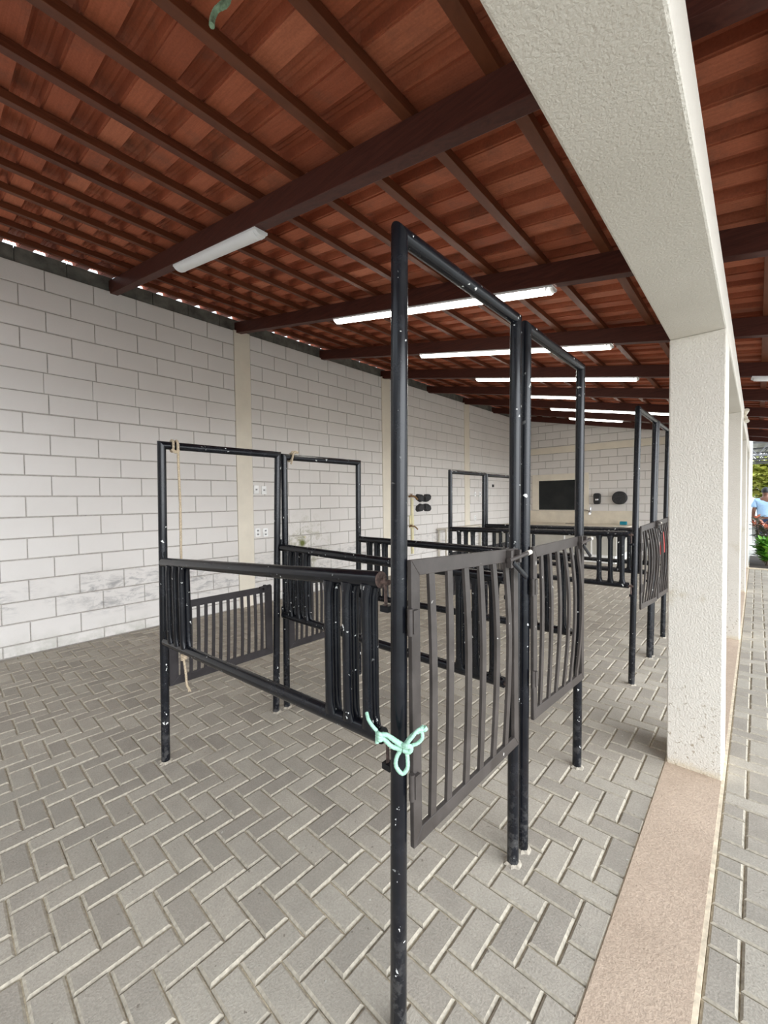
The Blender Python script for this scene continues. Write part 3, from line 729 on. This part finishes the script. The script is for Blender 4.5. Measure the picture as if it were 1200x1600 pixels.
# bracket lamp on the beam's outer side
r = thing('bracket_lamp', 'small beige bracket lamp on the outer side of the concrete beam', 'lamp', (-.116, 6.0, 2.3))
m = MB(); m.tube([(-.12, 6.0, 2.30), (-.100, 6.0, 2.305)], .030, 12); m.tube([(-.103, 6.0, 2.305), (-.088, 5.99, 2.28)], .009, 8); m.build('bracket', M_CREAM, r)
for s_ in (-1, 1):
    m = MB(); m.tube([(-.102, 5.99, 2.295 + .02 * s_), (-.094, 5.96, 2.295 + .045 * s_), (-.090, 5.94, 2.295 + .062 * s_)], [.012, .019, .023], 12); m.build('lamp_head', M_CREAM, r)

# ------------------------------------------------------------------ outdoors, right edge
m = MB(); m.box((-.119, 10.745, -.008), (1.6, 10.84, .012)); 
tag(m.build('bed_kerb', M_LIP), 'low pale kerb in front of the planting bed', 'kerb')
m = MB(); m.box((-.11, 10.845, -.011), (1.6, 13.1, .002)); so = tag(m.build('planting_bed', M_SOIL), 'dark soil bed under the shrubs', 'soil')
def leaf(mb, p, d, up, L, W, mi=0):
    d = Vector(d).normalized(); s = d.cross(Vector(up)); 
    if s.length < 1e-3: s = d.cross(Vector((1, 0, 0)))
    s.normalize(); n_ = s.cross(d); P = Vector(p)
    a = [P, P + d * L * .35 + s * W * .5 + n_ * W * .12, P + d * L * .72 + s * W * .38 + n_ * W * .05, P + d * L - n_ * L * .12, P + d * L * .72 - s * W * .38 + n_ * W * .05, P + d * L * .35 - s * W * .5 + n_ * W * .12, P + d * L * .5 - n_ * W * .05]
    mb.add(a, [(0, 1, 6), (1, 2, 6), (2, 3, 6), (3, 4, 6), (4, 5, 6), (5, 0, 6)], mi, True)
def plant(name, label, cat, x, y, hgt, rad, nl, mats, lw, group, flowers=0, seed=1):
    rnd = random.Random(seed); r = thing(name, label, cat, (x, y, 0), group)
    st, lf, fw_ = MB(), MB(), MB()
    for k in range(9):
        a = rnd.uniform(0, 2 * pi); q = rad * rnd.uniform(.2, .85); tip = Vector((x + q * cos(a), y + q * sin(a), hgt * rnd.uniform(.75, 1)))
        b0 = Vector((x + .15 * q * cos(a), y + .15 * q * sin(a), .002)); st.tube([b0, b0.lerp(tip, .5) + Vector((0, 0, hgt * .06)), tip], [.009, .007, .004], 6)
        for j in range(nl // 9):
            t_ = rnd.uniform(.12, 1); p = b0.lerp(tip, t_); an = rnd.uniform(0, 2 * pi)
            leaf(lf, p, (cos(an), sin(an), rnd.uniform(.1, 1.1)), (0, 0, 1), lw * rnd.uniform(1.6, 2.8), lw * rnd.uniform(.7, 1.1))
        for j in range(flowers):
            an = rnd.uniform(0, 2 * pi); leaf(fw_, tip + Vector((rnd.uniform(-.03, .03), rnd.uniform(-.03, .03), rnd.uniform(-.04, .04))), (cos(an), sin(an), rnd.uniform(.2, 1.3)), (0, 0, 1), .10, .045)
    st.build('stem', M_BARK, r); lf.build('foliage', mats, r, fix=False)
    if flowers: fw_.build('flowers', M_FLOW, r, fix=False)
SG = 'shrubs in the planting bed'
plant('leafy_shrub', 'bright green broad leaved shrub at the front of the bed', 'shrub', .17, 11.40, .56, .24, 190, M_LEAF, .10, SG, 0, 3)
plant('leafy_shrub', 'bright green broad leaved shrub at the bed edge outside the right frame', 'shrub', .78, 11.25, .50, .30, 120, M_LEAF, .10, SG, 0, 4)
plant('flowering_shrub', 'purple green shrub topped with salmon pink flowers', 'shrub', .12, 12.0, .98, .25, 260, M_LEAF2, .07, SG, 7, 5)
plant('flowering_shrub', 'purple green flowering shrub beyond the right frame edge', 'shrub', .70, 12.1, .92, .32, 200, M_LEAF2, .07, SG, 5, 6)
m = MB(); m.box((-.62, 14.6, -.02), (-.10, 14.9, 3.4)); tag(m.build('white_pillar', M_WHITE, bevel=.006), 'tall bright white pillar beyond the end of the colonnade', 'pillar')
# open steel shed far away
r = thing('steel_shed', 'far open shed with corrugated roof on steel trusses', 'shed', (3, 26, 0))
m = MB(); nx = 60
for k in range(nx):
    xa = -6 + k * .4; m.add([(xa, 18, 3.2), (xa + .2, 18, 3.26), (xa + .2, 30, 3.70), (xa, 30, 3.64)], [(0, 1, 2, 3)]); m.add([(xa + .2, 18, 3.26), (xa + .4, 18, 3.2), (xa + .4, 30, 3.64), (xa + .2, 30, 3.70)], [(0, 1, 2, 3)])
sh = m.build('roof_sheet', M_SHED, r, fix=False); md = sh.modifiers.new('t', 'SOLIDIFY'); md.thickness = .02; md.offset = 1
for y, z in ((18.3, 3.17), (22, 3.28), (26, 3.42), (29.6, 3.55)):
    m = MB(); m.tube([(-6, y, z), (18, y, z)], .035, 8); m.tube([(-6, y, z - .42), (18, y, z - .42)], .035, 8)
    for k in range(40): m.tube([(-6 + .6 * k, y, z - .42), (-5.7 + .6 * k, y, z)], .018, 6); m.tube([(-5.7 + .6 * k, y, z), (-5.4 + .6 * k, y, z - .42)], .018, 6)
    m.build('truss', M_TRUSS, r)
for x in (-5.5, 6, 17.5):
    for y in (18.3, 29.6):
        m = MB(); m.box((x - .12, y - .1, -.015), (x + .12, y + .1, 3.2)); m.build('post', M_TRUSS, r)
def tree(x, y, hgt, rad, label, seed):
    rnd = random.Random(seed); r = thing('leafy_tree', label, 'tree', (x, y, -.012), 'trees behind the shed')
    m = MB(); m.tube(bez([(x, y, -.02), (x + .1, y, hgt * .3), (x - .1, y + .1, hgt * .6)], 5), [.16 - .01 * i for i in range(11)], 10)
    for k in range(6):
        a = k * 1.05; m.tube([(x, y, hgt * .42), (x + rad * .6 * cos(a), y + rad * .6 * sin(a), hgt * .75)], [.06, .02], 6)
    m.build('trunk', M_BARK, r)
    lf = MB()
    for k in range(3200):
        v = Vector((rnd.gauss(0, 1), rnd.gauss(0, 1), rnd.gauss(0, 1))).normalized() * rad * rnd.uniform(.35, 1) ** .6
        p = Vector((x, y, hgt * .56)) + Vector((v.x, v.y, v.z * .72)) * (1 + .25 * noise.noise(v * 1.3)); a = rnd.uniform(0, 2 * pi)
        leaf(lf, p, (cos(a), sin(a), rnd.uniform(-.6, .8)), (0, 0, 1), .40, .28)
    lf.build('foliage', M_TREE, r, fix=False)
tree(1.1, 36, 4.4, 2.1, 'yellow green tree beyond the shed at the right edge', 2); tree(6.6, 38, 4.6, 2.2, 'yellow green tree beyond the shed outside the right frame', 9)

# ------------------------------------------------------------------ person walking away
def skin(name, verts, edges_, radii, mat, parent, sub=2, root=0):
    me = bpy.data.meshes.new(name); me.from_pydata(verts, edges_, []); me.materials.append(mat)
    o = bpy.data.objects.new(name, me); COL.objects.link(o)
    sk = o.modifiers.new('skin', 'SKIN'); sk.use_smooth_shade = True
    lay = me.skin_vertices[0].data if me.skin_vertices else None
    if lay is None:
        bm = bmesh.new(); bm.from_mesh(me); bm.verts.layers.skin.verify(); bm.to_mesh(me); bm.free(); lay = me.skin_vertices[0].data
    for i, r_ in enumerate(radii):
        lay[i].radius = r_ if isinstance(r_, tuple) else (r_, r_); lay[i].use_root = (i == root)
    ss = o.modifiers.new('sub', 'SUBSURF'); ss.levels = sub; ss.render_levels = sub
    o.parent = parent
    if parent: o.matrix_parent_inverse = world(parent).inverted()
    return o
PX, PY, K = .155, 13.75, .925
per = thing('person', 'person walking away in a light blue short sleeved shirt and dark trousers', 'person', (PX, PY, 0))
def q(x, y, z): return (PX + x * K, PY + y * K, z * K - .012)
V = [q(0, 0, .98), q(0, 0, 1.16), q(0, .01, 1.34), q(0, .01, 1.47), q(0, .015, 1.54), q(0, .02, 1.62), q(0, .01, 1.70)]
R = [(.15, .11), (.145, .10), (.17, .105), (.12, .08), .05, (.072, .088), (.066, .08)]
Ed = [(i, i + 1) for i in range(6)]
def chain(start, pts, rad):
    k = len(V); V.extend(pts); R.extend(rad); Ed.append((start, k)); Ed.extend((k + i, k + i + 1) for i in range(len(pts) - 1)); return len(V) - 1
for s in (-1, 1):
    w_ = chain(3, [q(.17 * s, .01, 1.43), q(.23 * s, -.03, 1.17), q(.245 * s, .05, .93), q(.245 * s, .08, .87)], [.055, .044, .032, (.022, .034)])
    for f_ in range(4):
        a = -.028 + .019 * f_; ln = (.075, .085, .08, .062)[f_]
        chain(w_, [q(.245 * s, .085 + a, .83), q(.243 * s, .09 + a, .83 - ln * .55), q(.236 * s, .092 + a, .83 - ln)], [.009, .008, .006])
    chain(w_, [q(.235 * s, .12, .86), q(.225 * s, .135, .82)], [.010, .007])
    chain(0, [q(.09 * s, .0, .90), q(.10 * s, .10 if s > 0 else -.02, .52), q(.10 * s, .06 if s > 0 else -.24, .10), q(.105 * s, .06 if s > 0 else -.26, .045), q(.11 * s, .20 if s > 0 else -.14, .03)], [.085, .06, .042, .04, (.035, .028)])
skin('body', V, Ed, R, M_SKIN, per)
# nose, ears on the far side of the head
V2 = [q(0, 0, .96), q(0, 0, 1.08), q(0, .01, 1.24), q(0, .01, 1.38), q(0, .012, 1.47)]; R2 = [(.178, .135), (.168, .125), (.188, .13), (.165, .11), (.07, .07)]; E2 = [(i, i + 1) for i in range(4)]
for s in (-1, 1):
    k = len(V2); V2 += [q(.18 * s, .01, 1.42), q(.235 * s, -.02, 1.22)]; R2 += [.078, .074]; E2 += [(3, k), (k, k + 1)]
sh = skin('shirt', V2, E2, R2, M_SHIRT, per)
V3 = [q(0, 0, 1.0), q(0, 0, .93)]; R3 = [(.165, .125), (.16, .125)]; E3 = [(0, 1)]
for s in (-1, 1):
    k = len(V3); V3 += [q(.09 * s, .0, .86), q(.10 * s, .10 if s > 0 else -.02, .52), q(.10 * s, .06 if s > 0 else -.24, .10)]; R3 += [.10, .075, .062]; E3 += [(1, k), (k, k + 1), (k + 1, k + 2)]
skin('trousers', V3, E3, R3, M_JEANS, per)
m = MB(); n1, n2 = 10, 20; vs = []; hc = Vector(q(0, .005, 1.675))
for i in range(n1 + 1):
    th = pi * .62 * i / n1
    for j in range(n2):
        ph = 2 * pi * j / n2; cut = 1 if sin(ph) < .2 else max(.45, 1 - .6 * (sin(ph) - .2)); t_ = th * cut
        vs.append(hc + Vector((.083 * sin(t_) * cos(ph), .10 * sin(t_) * sin(ph), .102 * cos(t_))) * K * 1.06)
m.add(vs, [(i * n2 + j, i * n2 + (j + 1) % n2, (i + 1) * n2 + (j + 1) % n2, (i + 1) * n2 + j) for i in range(n1) for j in range(n2)], 0, True); m.build('hair', M_HAIR, per, fix=False)
for s in (-1, 1):
    m = MB(); a = q(.10 * s, .06 if s > 0 else -.26, .0); c = q(.11 * s, .22 if s > 0 else -.12, .0)
    zz = .0
    m.tube([Vector(a) + Vector((0, -.04, .035)), Vector(a) + Vector((0, .02, .045)), Vector(c) + Vector((0, 0, .03)), Vector(c) + Vector((0, .035, .025))], [(.03, .035), (.045, .042), (.03, .042), (.015, .02)], 12); m.build('shoe', M_HAIR, per)

# ------------------------------------------------------------------ light
m = MB(); m.prism([(XW - .18, -.05), (XE, -.05), (XE, zt(XE)), (XW - .18, zt(XW - .18))], 1, -2.6, -2.4)
struct(m.build('wall_light_block', M_WALL))  # unseen wall added behind the camera to block light from the back
wd = bpy.data.worlds.new('World'); S.world = wd; wd.use_nodes = True
nt = wd.node_tree; bg = nt.nodes['Background']
tc = nt.nodes.new('ShaderNodeTexCoord'); sp = nt.nodes.new('ShaderNodeSeparateXYZ'); nt.links.new(tc.outputs['Generated'], sp.inputs[0])
rp = nt.nodes.new('ShaderNodeValToRGB'); e = rp.color_ramp.elements
e[0].position = .0; e[0].color = (.94, .97, 1, 1); e[1].position = .7; e[1].color = (.74, .87, 1, 1)
nt.links.new(sp.outputs[2], rp.inputs['Fac']); nt.links.new(rp.outputs[0], bg.inputs['Color']); bg.inputs['Strength'].default_value = 1.25
sun = bpy.data.lights.new('sun', 'SUN'); sun.energy = 3.2; sun.angle = radians(70); sun.color = (.94, .97, 1)
so = bpy.data.objects.new('sun', sun); COL.objects.link(so)
so.rotation_euler = Vector((-.92, .12, -.36)).to_track_quat('-Z', 'Y').to_euler(); so.location = (6, -4, 9)

# ------------------------------------------------------------------ camera
cam = bpy.data.cameras.new('camera'); co = bpy.data.objects.new('camera', cam); COL.objects.link(co)
cam.sensor_fit = 'HORIZONTAL'; cam.sensor_width = 36; cam.lens = 36 * FPX / 1200; cam.clip_start = .02; cam.clip_end = 200
Rr, Uu, Ff = AX
co.matrix_world = Matrix(((Rr.x, Uu.x, -Ff.x, 0), (Rr.y, Uu.y, -Ff.y, 0), (Rr.z, Uu.z, -Ff.z, H), (0, 0, 0, 1)))
S.camera = co
S.view_settings.view_transform = 'Standard'; S.view_settings.look = 'None'; S.view_settings.gamma = 1; S.view_settings.use_curve_mapping = False
S.view_settings.exposure = 1.0
